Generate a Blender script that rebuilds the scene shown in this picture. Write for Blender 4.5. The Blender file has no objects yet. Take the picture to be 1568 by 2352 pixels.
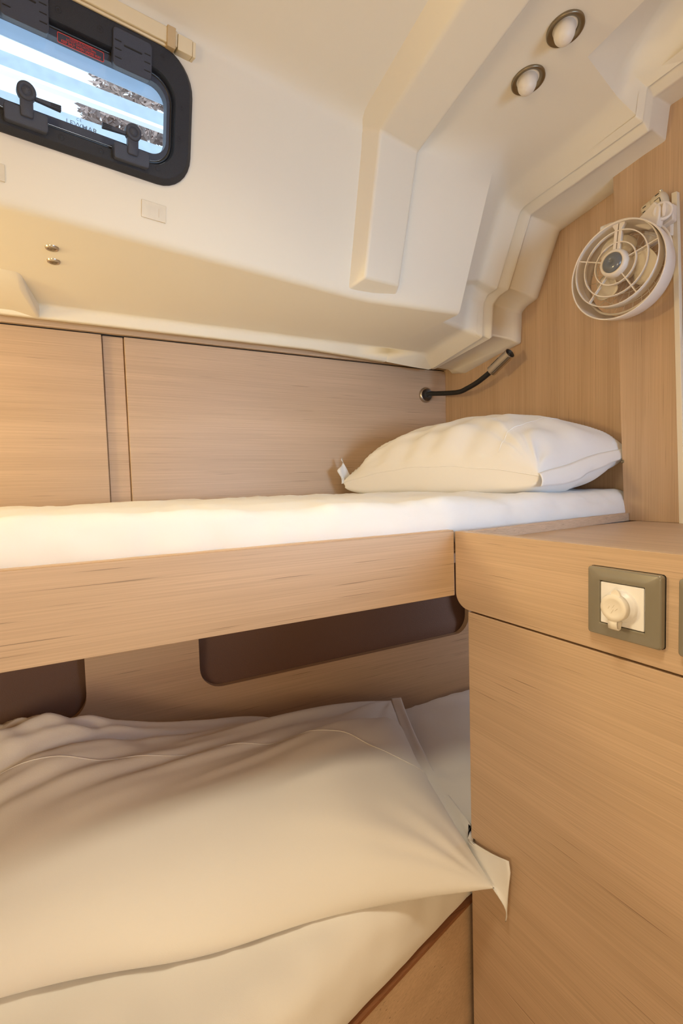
import bpy, bmesh, math, random
from mathutils import Vector, Matrix, noise
random.seed(7)
S = bpy.context.scene
C = S.collection
PI = math.pi

# ------------------------------------------------------------------ camera, world, lights, exposure
cam_d = bpy.data.cameras.new('camera')
cam = bpy.data.objects.new('camera', cam_d); C.objects.link(cam); S.camera = cam
F_PX, YAW, PITCH, ROLL = 1116.15, 0.490685, 0.0567985, 0.0285297
cam_d.sensor_fit = 'VERTICAL'; cam_d.sensor_height = 36.0
cam_d.lens = 36.0*F_PX/2352.0
cam_d.clip_start = 0.02
_F = Vector((math.sin(YAW)*math.cos(PITCH), math.cos(YAW)*math.cos(PITCH), -math.sin(PITCH)))
_R0 = Vector((math.cos(YAW), -math.sin(YAW), 0)); _U0 = _R0.cross(_F)
_R = _R0*math.cos(ROLL) - _U0*math.sin(ROLL); _U = _U0*math.cos(ROLL) + _R0*math.sin(ROLL)
cam.matrix_world = Matrix((_R, _U, -_F)).transposed().to_4x4()

S.view_settings.view_transform = 'Standard'
S.view_settings.look = 'None'
S.view_settings.gamma = 1.0
S.view_settings.exposure = 0.0
S.view_settings.use_curve_mapping = False

w = bpy.data.worlds.new('daylight'); S.world = w; w.use_nodes = True
w.node_tree.nodes['Background'].inputs[0].default_value = (0.74, 0.87, 1.0, 1)
w.node_tree.nodes['Background'].inputs[1].default_value = 1.9

def area(name, loc, target, size, power, color, size_y=None, spread=180):
    if power <= 0: return
    d = bpy.data.lights.new(name, 'AREA'); d.energy = power; d.color = color
    d.shape = 'RECTANGLE' if size_y else 'SQUARE'; d.size = size
    if size_y: d.size_y = size_y
    d.spread = math.radians(spread)
    o = bpy.data.objects.new(name, d); C.objects.link(o); o.location = loc
    o.rotation_euler = (Vector(target)-Vector(loc)).to_track_quat('-Z', 'Y').to_euler()
    return o
LIGHTS = [
 ('cabin_ceiling_lamp_light', (0.08, 0.22, 0.80), (0.12, 0.42, 0.0), 0.18, 3.3, (1.0, 0.90, 0.66), None, 125),
 ('doorway_daylight', (0.90, -0.90, 0.10), (0.50, 1.0, 0.27), 0.45, 2.9, (0.52, 0.80, 1.15), 0.4, 75),
 ('cabin_left_lamp_light', (-1.05, -0.50, -0.15), (0.6, 0.6, 0.0), 0.5, 10.4, (1.0, 0.78, 0.48), None, 180),
 ('rear_fill_light', (0.0, -1.50, 0.0), (0.0, 1.0, 0.0), 2.0, 2.8, (1.0, 0.60, 0.35), 1.9, 180),  # added wall-sized fill for soft ambient light, not a fixture
 ('low_uplight_fill', (0.0, -0.9, -1.10), (0.2, 0.9, 0.4), 0.8, 4.6, (1.0, 0.78, 0.40), 0.4, 180),  # invented uplight, added to brighten the down-facing liner
 ('bunk_fill_light', (-1.05, 1.00, 0.25), (0.3, 1.1, 0.1), 0.12, 6.2, (1.0, 0.78, 0.38), None, 180),  # unseen fill added at the bunk's far end, no known lamp
 ('lower_berth_fill_light', (1.42, 0.95, -0.36), (0.7, 1.0, -0.5), 0.10, 0.6, (0.95, 0.92, 1.0), None, 180),  # unseen fill added under the cabinet to lift the lower berth
]
for l in LIGHTS: area(*l)
sun = bpy.data.lights.new('sun', 'SUN'); sun.energy = 4.5; sun.angle = math.radians(1)
so = bpy.data.objects.new('sun', sun); C.objects.link(so)
so.rotation_euler = Vector((0.25, 0.5, -1.0)).to_track_quat('-Z', 'Y').to_euler()

# ------------------------------------------------------------------ materials
def mat(name, color, rough=0.5, metal=0.0, bump=0.0, bscale=400.0, spec=0.5, coat=0.0, sheen=0.0, mottle=0.0, mscale=6.0):
    m = bpy.data.materials.new(name); m.use_nodes = True
    nt = m.node_tree; b = nt.nodes['Principled BSDF']
    b.inputs['Base Color'].default_value = (*color, 1); b.inputs['Roughness'].default_value = rough
    b.inputs['Metallic'].default_value = metal; b.inputs['Specular IOR Level'].default_value = spec
    b.inputs['Coat Weight'].default_value = coat; b.inputs['Sheen Weight'].default_value = sheen
    tc = nt.nodes.new('ShaderNodeTexCoord')
    if bump:
        n = nt.nodes.new('ShaderNodeTexNoise'); n.inputs['Scale'].default_value = bscale; n.inputs['Detail'].default_value = 3
        bp = nt.nodes.new('ShaderNodeBump'); bp.inputs['Strength'].default_value = bump; bp.inputs['Distance'].default_value = 0.002
        nt.links.new(tc.outputs['Object'], n.inputs['Vector']); nt.links.new(n.outputs['Fac'], bp.inputs['Height'])
        nt.links.new(bp.outputs['Normal'], b.inputs['Normal'])
    if mottle:
        n = nt.nodes.new('ShaderNodeTexNoise'); n.inputs['Scale'].default_value = mscale; n.inputs['Detail'].default_value = 4
        mx = nt.nodes.new('ShaderNodeMix'); mx.data_type = 'RGBA'
        mx.inputs['A'].default_value = (*[c*(1-mottle) for c in color], 1); mx.inputs['B'].default_value = (*[min(1, c*(1+mottle)) for c in color], 1)
        nt.links.new(tc.outputs['Object'], n.inputs['Vector']); nt.links.new(n.outputs['Fac'], mx.inputs['Factor'])
        nt.links.new(mx.outputs['Result'], b.inputs['Base Color'])
    return m

def wood(name, axis, base=(0.60, 0.42, 0.26), tilt=0.0, streak=0.55, rough=0.42):
    m = bpy.data.materials.new(name); m.use_nodes = True
    nt = m.node_tree; b = nt.nodes['Principled BSDF']; L = nt.links
    b.inputs['Roughness'].default_value = rough; b.inputs['Specular IOR Level'].default_value = 0.35
    tc = nt.nodes.new('ShaderNodeTexCoord')
    def mapped(along, across, off=0):
        mp = nt.nodes.new('ShaderNodeMapping')
        s = [across]*3; s[axis] = along
        mp.inputs['Scale'].default_value = s; mp.inputs['Location'].default_value = (off, off*1.7, off*0.6)
        if tilt: mp.inputs['Rotation'].default_value = tilt
        L.new(tc.outputs['Object'], mp.inputs['Vector']); return mp
    def nz(mp, scale, detail, rough_=0.5):
        n = nt.nodes.new('ShaderNodeTexNoise'); n.inputs['Scale'].default_value = scale
        n.inputs['Detail'].default_value = detail; n.inputs['Roughness'].default_value = rough_
        L.new(mp.outputs['Vector'], n.inputs['Vector']); return n
    def ramp(n, p0, p1, c0, c1):
        r = nt.nodes.new('ShaderNodeValToRGB'); r.color_ramp.elements[0].position = p0; r.color_ramp.elements[1].position = p1
        r.color_ramp.elements[0].color = (*c0, 1); r.color_ramp.elements[1].color = (*c1, 1)
        L.new(n.outputs['Fac'], r.inputs['Fac']); return r
    fine = ramp(nz(mapped(3.0, 420), 1.0, 4, 0.6), 0.3, 0.7, (0.86, 0.84, 0.82), (1.06, 1.06, 1.06))
    broad = ramp(nz(mapped(1.2, 22, 3), 1.0, 2), 0.3, 0.72, (0.90, 0.89, 0.87), (1.04, 1.04, 1.04))
    dark = ramp(nz(mapped(7.0, 620, 9), 1.0, 1.0, 0.3), 0.71, 0.79, (1, 1, 1), (1-streak,)*3)
    def mul(a, bb):
        x = nt.nodes.new('ShaderNodeMix'); x.data_type = 'RGBA'; x.blend_type = 'MULTIPLY'; x.inputs['Factor'].default_value = 1
        L.new(a, x.inputs['A']); L.new(bb, x.inputs['B']); return x.outputs['Result']
    rgb = nt.nodes.new('ShaderNodeRGB'); rgb.outputs[0].default_value = (*base, 1)
    c = mul(mul(mul(rgb.outputs[0], fine.outputs['Color']), broad.outputs['Color']), dark.outputs['Color'])
    L.new(c, b.inputs['Base Color'])
    bp = nt.nodes.new('ShaderNodeBump'); bp.inputs['Strength'].default_value = 0.12; bp.inputs['Distance'].default_value = 0.001
    L.new(fine.outputs['Color'], bp.inputs['Height']); L.new(bp.outputs['Normal'], b.inputs['Normal'])
    return m

OAK = (0.63, 0.455, 0.315)
M_LINER = mat('cream_gelcoat', (0.83, 0.765, 0.64), 0.55, mottle=0.015)
M_WX = wood('oak_grain_lengthwise', 0, OAK)
M_WY = wood('oak_grain_crosswise', 1, OAK, tilt=(math.radians(-5), 0, 0))
M_WZ = wood('oak_grain_upright', 2, (0.60, 0.42, 0.275), streak=0.4)
M_EDGE = wood('oak_edge_band', 0, (0.66, 0.45, 0.26), streak=0.2)
M_SHEET = mat('white_cotton', (0.85, 0.83, 0.81), 0.85, bump=0.10, bscale=900, sheen=0.25)
M_VINYL = mat('dark_brown_vinyl', (0.17, 0.09, 0.062), 0.5, bump=0.5, bscale=500)
M_BLK = mat('black_textured_plastic', (0.017, 0.019, 0.028), 0.55, bump=0.5, bscale=900)
M_BLK2 = mat('dark_grey_plastic', (0.045, 0.052, 0.080), 0.5, bump=0.35, bscale=900)
M_RUB = mat('black_rubber', (0.008, 0.008, 0.009), 0.35)
M_RED = mat('red_print', (0.75, 0.07, 0.06), 0.5)
M_WPRINT = mat('pale_blue_print', (0.25, 0.38, 0.60), 0.5)
M_FAN = mat('off_white_plastic', (0.80, 0.72, 0.63), 0.32, coat=0.2)
M_BLADE = mat('milky_fan_blade', (0.78, 0.70, 0.58), 0.3)
M_CAP = mat('slate_grey_cap', (0.14, 0.15, 0.165), 0.25, coat=0.4)
M_STEEL = mat('brushed_steel', (0.55, 0.50, 0.44), 0.3, metal=1.0)
M_CHROME = mat('chrome', (0.75, 0.73, 0.70), 0.12, metal=1.0)
M_BRONZE = mat('satin_bronze', (0.30, 0.25, 0.17), 0.35, metal=1.0)
M_PLATE = mat('olive_grey_plate', (0.235, 0.21, 0.16), 0.22, coat=0.3)
M_WHT = mat('white_plastic', (0.88, 0.86, 0.85), 0.35)
M_IVORY = mat('ivory_rubber', (0.84, 0.78, 0.69), 0.45)
M_BEIGE = mat('beige_plastic', (0.70, 0.60, 0.44), 0.4)
M_TRIM = mat('cream_trim', (0.78, 0.70, 0.56), 0.45)
M_BLIND = mat('yellowed_cream_plastic', (0.80, 0.68, 0.46), 0.4)
M_BAND = mat('tan_strap', (0.58, 0.43, 0.24), 0.5)
M_BULB = mat('frosted_glass', (0.80, 0.73, 0.64), 0.35)
M_DARK = mat('black_gap', (0.01, 0.008, 0.006), 0.8)
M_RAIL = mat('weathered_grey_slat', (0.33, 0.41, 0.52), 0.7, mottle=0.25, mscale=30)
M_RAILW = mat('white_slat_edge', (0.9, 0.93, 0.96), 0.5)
M_LEAF = mat('dry_leaf', (0.34, 0.25, 0.22), 0.8, mottle=0.5, mscale=9)
M_FLOOR = wood('floor_boards', 0, (0.22, 0.13, 0.07))
M_SHELL = mat('pale_cabin_lining', (0.50, 0.36, 0.22), 0.6, mottle=0.03)

gm = bpy.data.materials.new('tinted_acrylic'); gm.use_nodes = True
nt = gm.node_tree; nt.nodes.clear()
o_ = nt.nodes.new('ShaderNodeOutputMaterial'); mx = nt.nodes.new('ShaderNodeMixShader')
tr = nt.nodes.new('ShaderNodeBsdfTransparent'); tr.inputs[0].default_value = (0.90, 0.96, 1.0, 1)
gl = nt.nodes.new('ShaderNodeBsdfGlossy'); gl.inputs['Roughness'].default_value = 0.05
mx.inputs[0].default_value = 0.05
nt.links.new(tr.outputs[0], mx.inputs[1]); nt.links.new(gl.outputs[0], mx.inputs[2]); nt.links.new(mx.outputs[0], o_.inputs[0])
M_GLASS = gm
gm2 = bpy.data.materials.new('translucent_blue_acrylic'); gm2.use_nodes = True
nt = gm2.node_tree; nt.nodes.clear()
o_ = nt.nodes.new('ShaderNodeOutputMaterial'); mx = nt.nodes.new('ShaderNodeMixShader')
tl = nt.nodes.new('ShaderNodeBsdfTranslucent'); tl.inputs[0].default_value = (0.62, 0.72, 0.84, 1)
df = nt.nodes.new('ShaderNodeBsdfDiffuse'); df.inputs[0].default_value = (0.6, 0.7, 0.82, 1)
mx.inputs[0].default_value = 0.4
nt.links.new(tl.outputs[0], mx.inputs[1]); nt.links.new(df.outputs[0], mx.inputs[2]); nt.links.new(mx.outputs[0], o_.inputs[0])
M_COAM = gm2

# ------------------------------------------------------------------ helpers
def tag(o, label=None, cat=None, group=None, kind=None):
    if label: o['label'] = label
    if cat: o['category'] = cat
    if group: o['group'] = group
    if kind: o['kind'] = kind
    return o
def empty(name, loc, label=None, cat=None, group=None, kind=None):
    o = bpy.data.objects.new(name, None); C.objects.link(o); o.location = loc
    o.empty_display_size = 0.05
    return tag(o, label, cat, group, kind)
def obj(name, bm, m, parent=None, smooth=False, bevel=0, seg=2, angle=35, sub=0):
    bmesh.ops.recalc_face_normals(bm, faces=bm.faces)
    me = bpy.data.meshes.new(name); bm.to_mesh(me); bm.free(); me.update()
    me.materials.append(m)
    o = bpy.data.objects.new(name, me); C.objects.link(o)
    if parent:
        o.parent = parent
        pw = Matrix.Translation(parent.location) if parent.parent is None else Matrix.Translation(parent.parent.location)
        if parent.parent is None and parent.type == 'EMPTY': o.matrix_parent_inverse = pw.inverted()
    if smooth or bevel:
        for p in me.polygons: p.use_smooth = True
    if bevel:
        b = o.modifiers.new('bevel', 'BEVEL'); b.width = bevel; b.segments = seg; b.limit_method = 'ANGLE'; b.angle_limit = math.radians(angle)
        b.harden_normals = False
        wn = o.modifiers.new('wn', 'WEIGHTED_NORMAL'); wn.keep_sharp = True
    if sub:
        s = o.modifiers.new('sub', 'SUBSURF'); s.levels = sub; s.render_levels = sub
    return o
def box(bm, a, b):
    x0, y0, z0 = a; x1, y1, z1 = b
    v = [bm.verts.new(p) for p in ((x0,y0,z0),(x1,y0,z0),(x1,y1,z0),(x0,y1,z0),(x0,y0,z1),(x1,y0,z1),(x1,y1,z1),(x0,y1,z1))]
    for f in ((0,3,2,1),(4,5,6,7),(0,1,5,4),(1,2,6,5),(2,3,7,6),(3,0,4,7)): bm.faces.new([v[i] for i in f])
def boxm(a, b):
    bm = bmesh.new(); box(bm, a, b); return bm
def prism(pts, d):
    """closed solid: planar loop pts, extruded by vector d"""
    bm = bmesh.new(); a = [bm.verts.new(p) for p in pts]; b = [bm.verts.new(Vector(p)+Vector(d)) for p in pts]
    n = len(pts); bm.faces.new(a); bm.faces.new(b[::-1])
    for i in range(n): bm.faces.new((a[i], a[(i+1)%n], b[(i+1)%n], b[i]))
    return bm
def loft(loops, closed=True, cap0=False, cap1=False, bm=None):
    bm = bm or bmesh.new(); vs = [[bm.verts.new(p) for p in l] for l in loops]
    n = len(loops[0])
    for a, b in zip(vs, vs[1:]):
        for i in range(n if closed else n-1):
            j = (i+1) % n
            try: bm.faces.new((a[i], a[j], b[j], b[i]))
            except ValueError: pass
    if cap0: bm.faces.new(vs[0])
    if cap1: bm.faces.new(vs[-1][::-1])
    return bm
def frame_of(n):
    n = Vector(n).normalized(); a = n.cross(Vector((0, 0, 1)))
    if a.length < 1e-3: a = Vector((1, 0, 0))
    a.normalize(); return n, a, n.cross(a)
def ring_pts(c, n, r, k=32, ph=0):
    n, a, b = frame_of(n); c = Vector(c)
    return [c + a*(r*math.cos(ph+2*PI*i/k)) + b*(r*math.sin(ph+2*PI*i/k)) for i in range(k)]
def lathe(c, n, prof, k=32, bm=None, cap0=False, cap1=False):
    """prof: (radius, distance along n)"""
    n = Vector(n).normalized(); c = Vector(c)
    return loft([ring_pts(c+n*d, n, max(r, 1e-5), k) for r, d in prof], True, cap0, cap1, bm)
def tube(pts, r, k=10, bm=None, caps=True):
    pts = [Vector(p) for p in pts]; loops = []
    ref = None
    for i, p in enumerate(pts):
        t = (pts[min(i+1, len(pts)-1)] - pts[max(i-1, 0)]).normalized()
        if ref is None: ref = t.orthogonal().normalized()
        ref = (ref - t*ref.dot(t)).normalized(); b = t.cross(ref)
        rr = r[i] if isinstance(r, (list, tuple)) else r
        loops.append([p + ref*(rr*math.cos(2*PI*j/k)) + b*(rr*math.sin(2*PI*j/k)) for j in range(k)])
    return loft(loops, True, caps, caps, bm)
def torus(c, n, R, r, k=40, bm=None, a0=0, a1=2*PI):
    nn, a, b = frame_of(n); c = Vector(c)
    full = abs(a1-a0-2*PI) < 1e-6
    pts = [c + a*(R*math.cos(a0+(a1-a0)*i/k)) + b*(R*math.sin(a0+(a1-a0)*i/k)) for i in range(k+1)]
    return tube(pts, r, 8, bm, caps=not full)
def smoothcurve(P, n=8):
    P = [Vector(p) for p in P]; out = []
    Q = [P[0]*2-P[1]] + P + [P[-1]*2-P[-2]]
    for i in range(1, len(Q)-2):
        for j in range(n):
            t = j/n; a, b, c, d = Q[i-1], Q[i], Q[i+1], Q[i+2]
            out.append(0.5*((2*b) + (c-a)*t + (2*a-5*b+4*c-d)*t*t + (3*b-a-3*c+d)*t**3))
    out.append(P[-1]); return out
def sstep(a, b, x):
    t = max(0.0, min(1.0, (x-a)/(b-a))); return t*t*(3-2*t)

# ------------------------------------------------------------------ room shell behind and beside the viewer
tag(obj('floor', boxm((-1.6, -1.6, -1.32), (1.6, 1.55, -1.28)), M_FLOOR), kind='structure')
tag(obj('wall_rear', boxm((-1.6, -1.6, -1.28), (1.6, -1.56, 1.2)), M_SHELL), kind='structure')
tag(obj('wall_left', boxm((-1.2, -1.56, -1.28), (-1.16, 1.50, 0.455)), M_WY), kind='structure')
tag(obj('wall_left_upper', boxm((-1.2, -1.56, 0.455), (-1.16, 0.80, 1.12)), M_SHELL), kind='structure')

# ------------------------------------------------------------------ moulded liner (ceiling, coachroof side, deck underside)
def Ybase(x):
    return 1.045 + 0.15*(x-0.64) if x < 0.64 else 1.045 + (1.031-1.045)*(x-0.64)/0.29
def fillet(pr, rad, n=5):
    """round the inner corners of an open (y, z) profile; rad[i] is the cut-back at corner i"""
    out = []
    for i, p in enumerate(pr):
        r = rad[i] if i < len(rad) else 0
        if r <= 0 or i in (0, len(pr)-1): out.append(tuple(p)); continue
        p = Vector(p); a = Vector(pr[i-1]); b = Vector(pr[i+1])
        da, db = min(r, 0.46*(a-p).length), min(r, 0.46*(b-p).length)
        pa, pb = p+(a-p).normalized()*da, p+(b-p).normalized()*db
        for k in range(n):
            t = k/(n-1); q = pa*(1-t)**2 + p*2*t*(1-t) + pb*t*t; out.append((q.x, q.y))
    return out
MR = [0, .006, .012, .014, 0, 0, .045, 0, 0, 0, 0]
def main_prof(x):
    b = Ybase(x); s = b-1.045
    return fillet([(1.415, 0.425), (1.392, 0.421), (1.385, 0.452), (b, 0.45), (b-0.0175, 0.52), (b-0.075, 0.750),
            (b-0.0835, 0.797), (0.55+s, 0.845), (0.1, 0.897), (-0.6, 0.98), (-1.56, 1.09)], MR)
KW = 1+5+5+5            # index of the point at the bottom of the window's patch
ceil = empty('ceiling', (0.3, 0.6, 0.8), kind='structure')
bm = bmesh.new()
WIN0, WIN1 = -0.30, 0.32
xs = [-1.17, WIN0, WIN1, 0.61, 0.66]
profs = [[Vector((x, y, z)) for y, z in main_prof(x)] for x in xs]
r3 = fillet([(1.415, 0.412), (1.390, 0.408), (1.372, 0.449), (1.031, 0.452), (1.001, 0.525), (0.927, 0.703), (0.885, 0.797), (0.652, 0.832), (0.10, 0.897), (-0.6, 0.98), (-1.56, 1.09)], [0, .006, .012, .012, 0, 0, .060, 0, 0, 0, 0])
for t_ in (0.08, 0.55):
    profs.append([Vector((0.66+0.27*t_, p.y*(1-t_)+q[0]*t_, p.z*(1-t_)+q[1]*t_)) for p, q in zip(profs[4], r3)])
profs.append([Vector((0.93, y, z)) for y, z in r3])
vs = [[bm.verts.new(p) for p in pr] for pr in profs]
for i in range(len(vs)-1):
    for j in range(len(vs[0])-1):
        if i == 1 and j == KW: continue          # the window's patch
        bm.faces.new((vs[i][j], vs[i+1][j], vs[i+1][j+1], vs[i][j+1]))
# recessed band between the wall's edge (x=.93) and the raised rim (x=1.10)
e = profs[-1]; cv = [(p.y, p.z) for p in e[KW+2:KW+7]]; ec = (e[KW+7].y, e[KW+7].z)
BR_ = [0, .012, .012, .010, .008, .008]
def st(x, a, c, d):
    """a: lower points, c: cove points (5), d: ceiling points"""
    return x, fillet(a, BR_) + c + d
def lin(p, q, n=5): return [(p[0]+(q[0]-p[0])*k/(n-1), p[1]+(q[1]-p[1])*k/(n-1)) for k in range(n)]
ST0 = [
 st(0.93, [(1.390,.408),(1.372,.449),(1.092,.4515),(1.079,.531),(1.066,.537),(1.050,.545),(0.958,.690)], cv, [ec,(0.6515,.8325),(0.564,.865),(0.10,.90)]),
 st(1.05, [(1.385,.398),(1.331,.433),(1.146,.459),(1.127,.539),(1.106,.579),(1.081,.582),(1.006,.730)], fillet([(1.006,.730),(0.985,.770),(0.93,.776)], [0,.03,0])[1:6], [(0.664,.803),(0.647,.851),(0.564,.916),(0.10,.97)]),
 st(1.10, [(1.378,.394),(1.352,.394),(1.119,.434),(1.112,.533),(1.094,.553),(1.058,.556),(0.988,.700)], fillet([(0.988,.700),(0.970,.738),(0.92,.741)], [0,.02,0])[1:6], [(0.642,.757),(0.633,.820),(0.564,.822),(0.10,.86)])]
def mixst(a, b, t): return a[0]+(b[0]-a[0])*t, [(p[0]+(q[0]-p[0])*t, p[1]+(q[1]-p[1])*t) for p, q in zip(a[1], b[1])]
STB = [ST0[0], mixst(ST0[0], ST0[1], .82), mixst(ST0[0], ST0[1], .94), mixst(ST0[1], ST0[2], .12), mixst(ST0[1], ST0[2], .3), ST0[2]]
bs = [[bm.verts.new((x, y, z)) for y, z in pr] for x, pr in STB]
for a, b in zip(bs, bs[1:]):
    for j in range(len(a)-1): bm.faces.new((a[j], b[j], b[j+1], a[j+1]))
# side return between the wall edge and the recessed band at x=.93
wl = vs[-1][6:KW+3]; bl0 = bs[0][1:26+2]
poly = wl + [v for v in reversed(bs[0][3:KW+3+12]) if v.co.z < 0.70]
ret = bm.faces.new(poly)
bmesh.ops.remove_doubles(bm, verts=bm.verts, dist=0.0008)
box(bm, (0.925, -1.56, 0.98), (1.60, 0.10, 1.02))
box(bm, (-1.2, 1.16, 0.462), (1.262, 1.50, 0.478))  # from here on, unseen cover plates added outside the liner to block sky light
box(bm, (1.185, 0.08, 0.955), (1.60, 1.52, 0.972))
box(bm, (1.255, 1.50, -1.28), (1.60, 1.52, 0.955))
box(bm, (0.90, 0.05, 0.985), (1.62, 1.54, 1.0)); box(bm, (0.90, 1.52, 0.46), (1.62, 1.54, 0.985)); box(bm, (1.60, 0.05, 0.9), (1.62, 1.54, 0.985))
sp = [(.05,.915),(.30,.885),(.55,.855),(.65,.845),(.86,.835),(.97,.77),(1.03,.55),(1.06,.466),(1.54,.463),(1.54,.986),(.05,.986)]  # outline of an unseen side plate, added against the same light leak
q1 = [bm.verts.new((0.905, y, z)) for y, z in sp]; q2 = [bm.verts.new((0.912, y, z)) for y, z in sp]
bm.faces.new(q1); bm.faces.new(q2[::-1])
for i_ in range(len(sp)): bm.faces.new((q1[i_], q1[(i_+1) % len(sp)], q2[(i_+1) % len(sp)], q2[i_]))
liner = obj('moulded_liner', bm, M_LINER, ceil, smooth=True)
liner.data.set_sharp_from_angle(angle=math.radians(48))
# raised rims between the band and the bulkhead
RR_ = [0, .006, .006, .006, .006, .006, .006, .004, .004, 0]
RS = [
 (1.10, [(1.378,.394),(1.352,.394),(1.119,.434),(1.112,.533),(1.094,.553),(1.058,.556),(0.970,.738),(0.642,.757),(0.633,.820),(0.564,.822),(0.10,.86)]),
 (1.104,[(1.380,.400),(1.354,.402),(1.123,.441),(1.116,.537),(1.098,.559),(1.062,.564),(0.974,.744),(0.646,.764),(0.637,.827),(0.564,.829),(0.10,.867)]),
 (1.112,[(1.381,.401),(1.358,.402),(1.117,.439),(1.109,.536),(1.090,.555),(1.053,.561),(0.968,.737),(0.645,.758),(0.636,.821),(0.562,.823),(0.10,.86)]),
 (1.120,[(1.382,.397),(1.363,.397),(1.105,.430),(1.098,.530),(1.076,.545),(1.040,.551),(0.958,.722),(0.642,.745),(0.633,.809),(0.560,.811),(0.10,.85)]),
 (1.125,[(1.384,.398),(1.365,.398),(1.104,.431),(1.097,.529),(1.075,.544),(1.038,.550),(0.957,.721),(0.642,.744),(0.633,.808),(0.560,.810),(0.10,.85)]),
 (1.130,[(1.385,.403),(1.366,.403),(1.108,.437),(1.101,.531),(1.078,.546),(1.042,.555),(0.961,.725),(0.642,.748),(0.633,.810),(0.560,.811),(0.10,.85)]),
 (1.140,[(1.387,.406),(1.368,.408),(1.116,.443),(1.108,.534),(1.083,.548),(1.047,.561),(0.969,.729),(0.642,.752),(0.633,.812),(0.560,.812),(0.10,.85)]),
 (1.195,[(1.387,.404),(1.366,.403),(1.089,.429),(1.088,.518),(1.063,.531),(1.024,.541),(0.944,.703),(0.642,.742),(0.633,.812),(0.560,.812),(0.10,.85)]),
 (1.203,[(1.387,.400),(1.360,.397),(1.084,.424),(1.083,.514),(1.059,.527),(1.020,.536),(0.941,.698),(0.642,.742),(0.633,.812),(0.560,.812),(0.10,.85)]),
 (1.216,[(1.390,.392),(1.345,.386),(1.082,.420),(1.079,.511),(1.056,.524),(1.018,.532),(0.939,.693),(0.642,.742),(0.633,.812),(0.560,.812),(0.10,.85)]),
 (1.236,[(1.392,.400),(1.335,.382),(1.090,.424),(1.084,.515),(1.063,.529),(1.027,.537),(0.950,.698),(0.642,.742),(0.633,.812),(0.560,.812),(0.10,.85)])]
RS.insert(0, (1.085, [(y+0.006 if z < .83 else y, z+0.010) for y, z in RS[0][1]]))  # hidden overlap strip added to stop sun leaking through the joint
bm = bmesh.new()
bs = [[bm.verts.new((x, y, z)) for y, z in fillet(pr, RR_)] for x, pr in RS]
for a, b in zip(bs, bs[1:]):
    for j in range(len(a)-1): bm.faces.new((a[j], b[j], b[j+1], a[j+1]))
ro = obj('liner_rim', bm, M_LINER, ceil, smooth=True)
ro.data.set_sharp_from_angle(angle=math.radians(62))

# window patch with its opening
Wu = Vector((1, 0.15, 0)).normalized(); Wn = Wu.cross(Vector((0, -0.25, 1))).normalized()
if Wn.y > 0: Wn = -Wn
Wv = Wu.cross(Wn); Wv = Wv if Wv.z > 0 else -Wv
WO = Vector((0.04, 0.9045, 0.652))
# seat the frame exactly on the liner
def W(u, v, w_=0.0): return WO + Wu*u + Wv*v + Wn*w_
def rr(u0, u1, v0, v1, r, k=8):
    out = []
    for cu, cv, a0 in ((u1-r, v1-r, 0), (u0+r, v1-r, PI/2), (u0+r, v0+r, PI), (u1-r, v0+r, 1.5*PI)):
        for i in range(k+1):
            a = a0 + PI/2*i/k; out.append((cu+r*math.cos(a), cv+r*math.sin(a)))
    return out
p00, p10, p11, p01 = profs[1][KW], profs[2][KW], profs[2][KW+1], profs[1][KW+1]
bm = bmesh.new()
pn = (p10-p00).cross(p01-p00).normalized()
def onpatch(p): return p - pn*((p-p00).dot(pn))
outer = [bm.verts.new(p) for p in (p00, p10, p11, p01)]
hole = [bm.verts.new(onpatch(W(u, v))) for u, v in rr(-0.166, 0.156, -0.095, 0.088, 0.045)]
eds = [bm.edges.new((l[i], l[(i+1) % len(l)])) for l in (outer, hole) for i in range(len(l))]
bmesh.ops.triangle_fill(bm, edges=eds, use_beauty=True)
obj('coachroof_side_panel', bm, M_LINER, ceil)

# beam across the ceiling and down the coachroof side
def Pb(x, y, z): return Vector((x, y, z))
yy = [0.10, -0.6, -1.56]
fl = [Pb(0.608, 0.988, 0.478), Pb(0.614, 0.918, 0.763), Pb(0.604, 0.648, 0.797), Pb(0.585, 0.10, 0.862), Pb(0.585, -0.6, 0.946), Pb(0.585, -1.56, 1.05)]
fr = [Pb(0.714, 1.003, 0.482), Pb(0.727, 0.935, 0.760), Pb(0.707, 0.597, 0.800), Pb(0.680, 0.10, 0.862), Pb(0.680, -0.6, 0.946), Pb(0.680, -1.56, 1.05)]
bl = [Pb(0.588, 1.036, 0.466), Pb(0.573, 0.985, 0.800), Pb(0.560, 0.66, 0.840), Pb(0.550, 0.10, 0.905), Pb(0.550, -0.6, 0.99), Pb(0.550, -1.56, 1.10)]
br = [Pb(0.735, 1.052, 0.470), Pb(0.742, 0.985, 0.785), Pb(0.720, 0.60, 0.850), Pb(0.695, 0.10, 0.905), Pb(0.695, -0.6, 0.99), Pb(0.695, -1.56, 1.10)]
bm = bmesh.new()
vv = [[bm.verts.new(p) for p in l] for l in (bl, fl, fr, br)]
for a, b in zip(vv, vv[1:]):
    for j in range(5): bm.faces.new((a[j], b[j], b[j+1], a[j+1]))
bm.faces.new((vv[0][0], vv[1][0], vv[2][0], vv[3][0]))
obj('ceiling_beam', bm, M_LINER, ceil, bevel=0.006, seg=4, angle=20)

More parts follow.
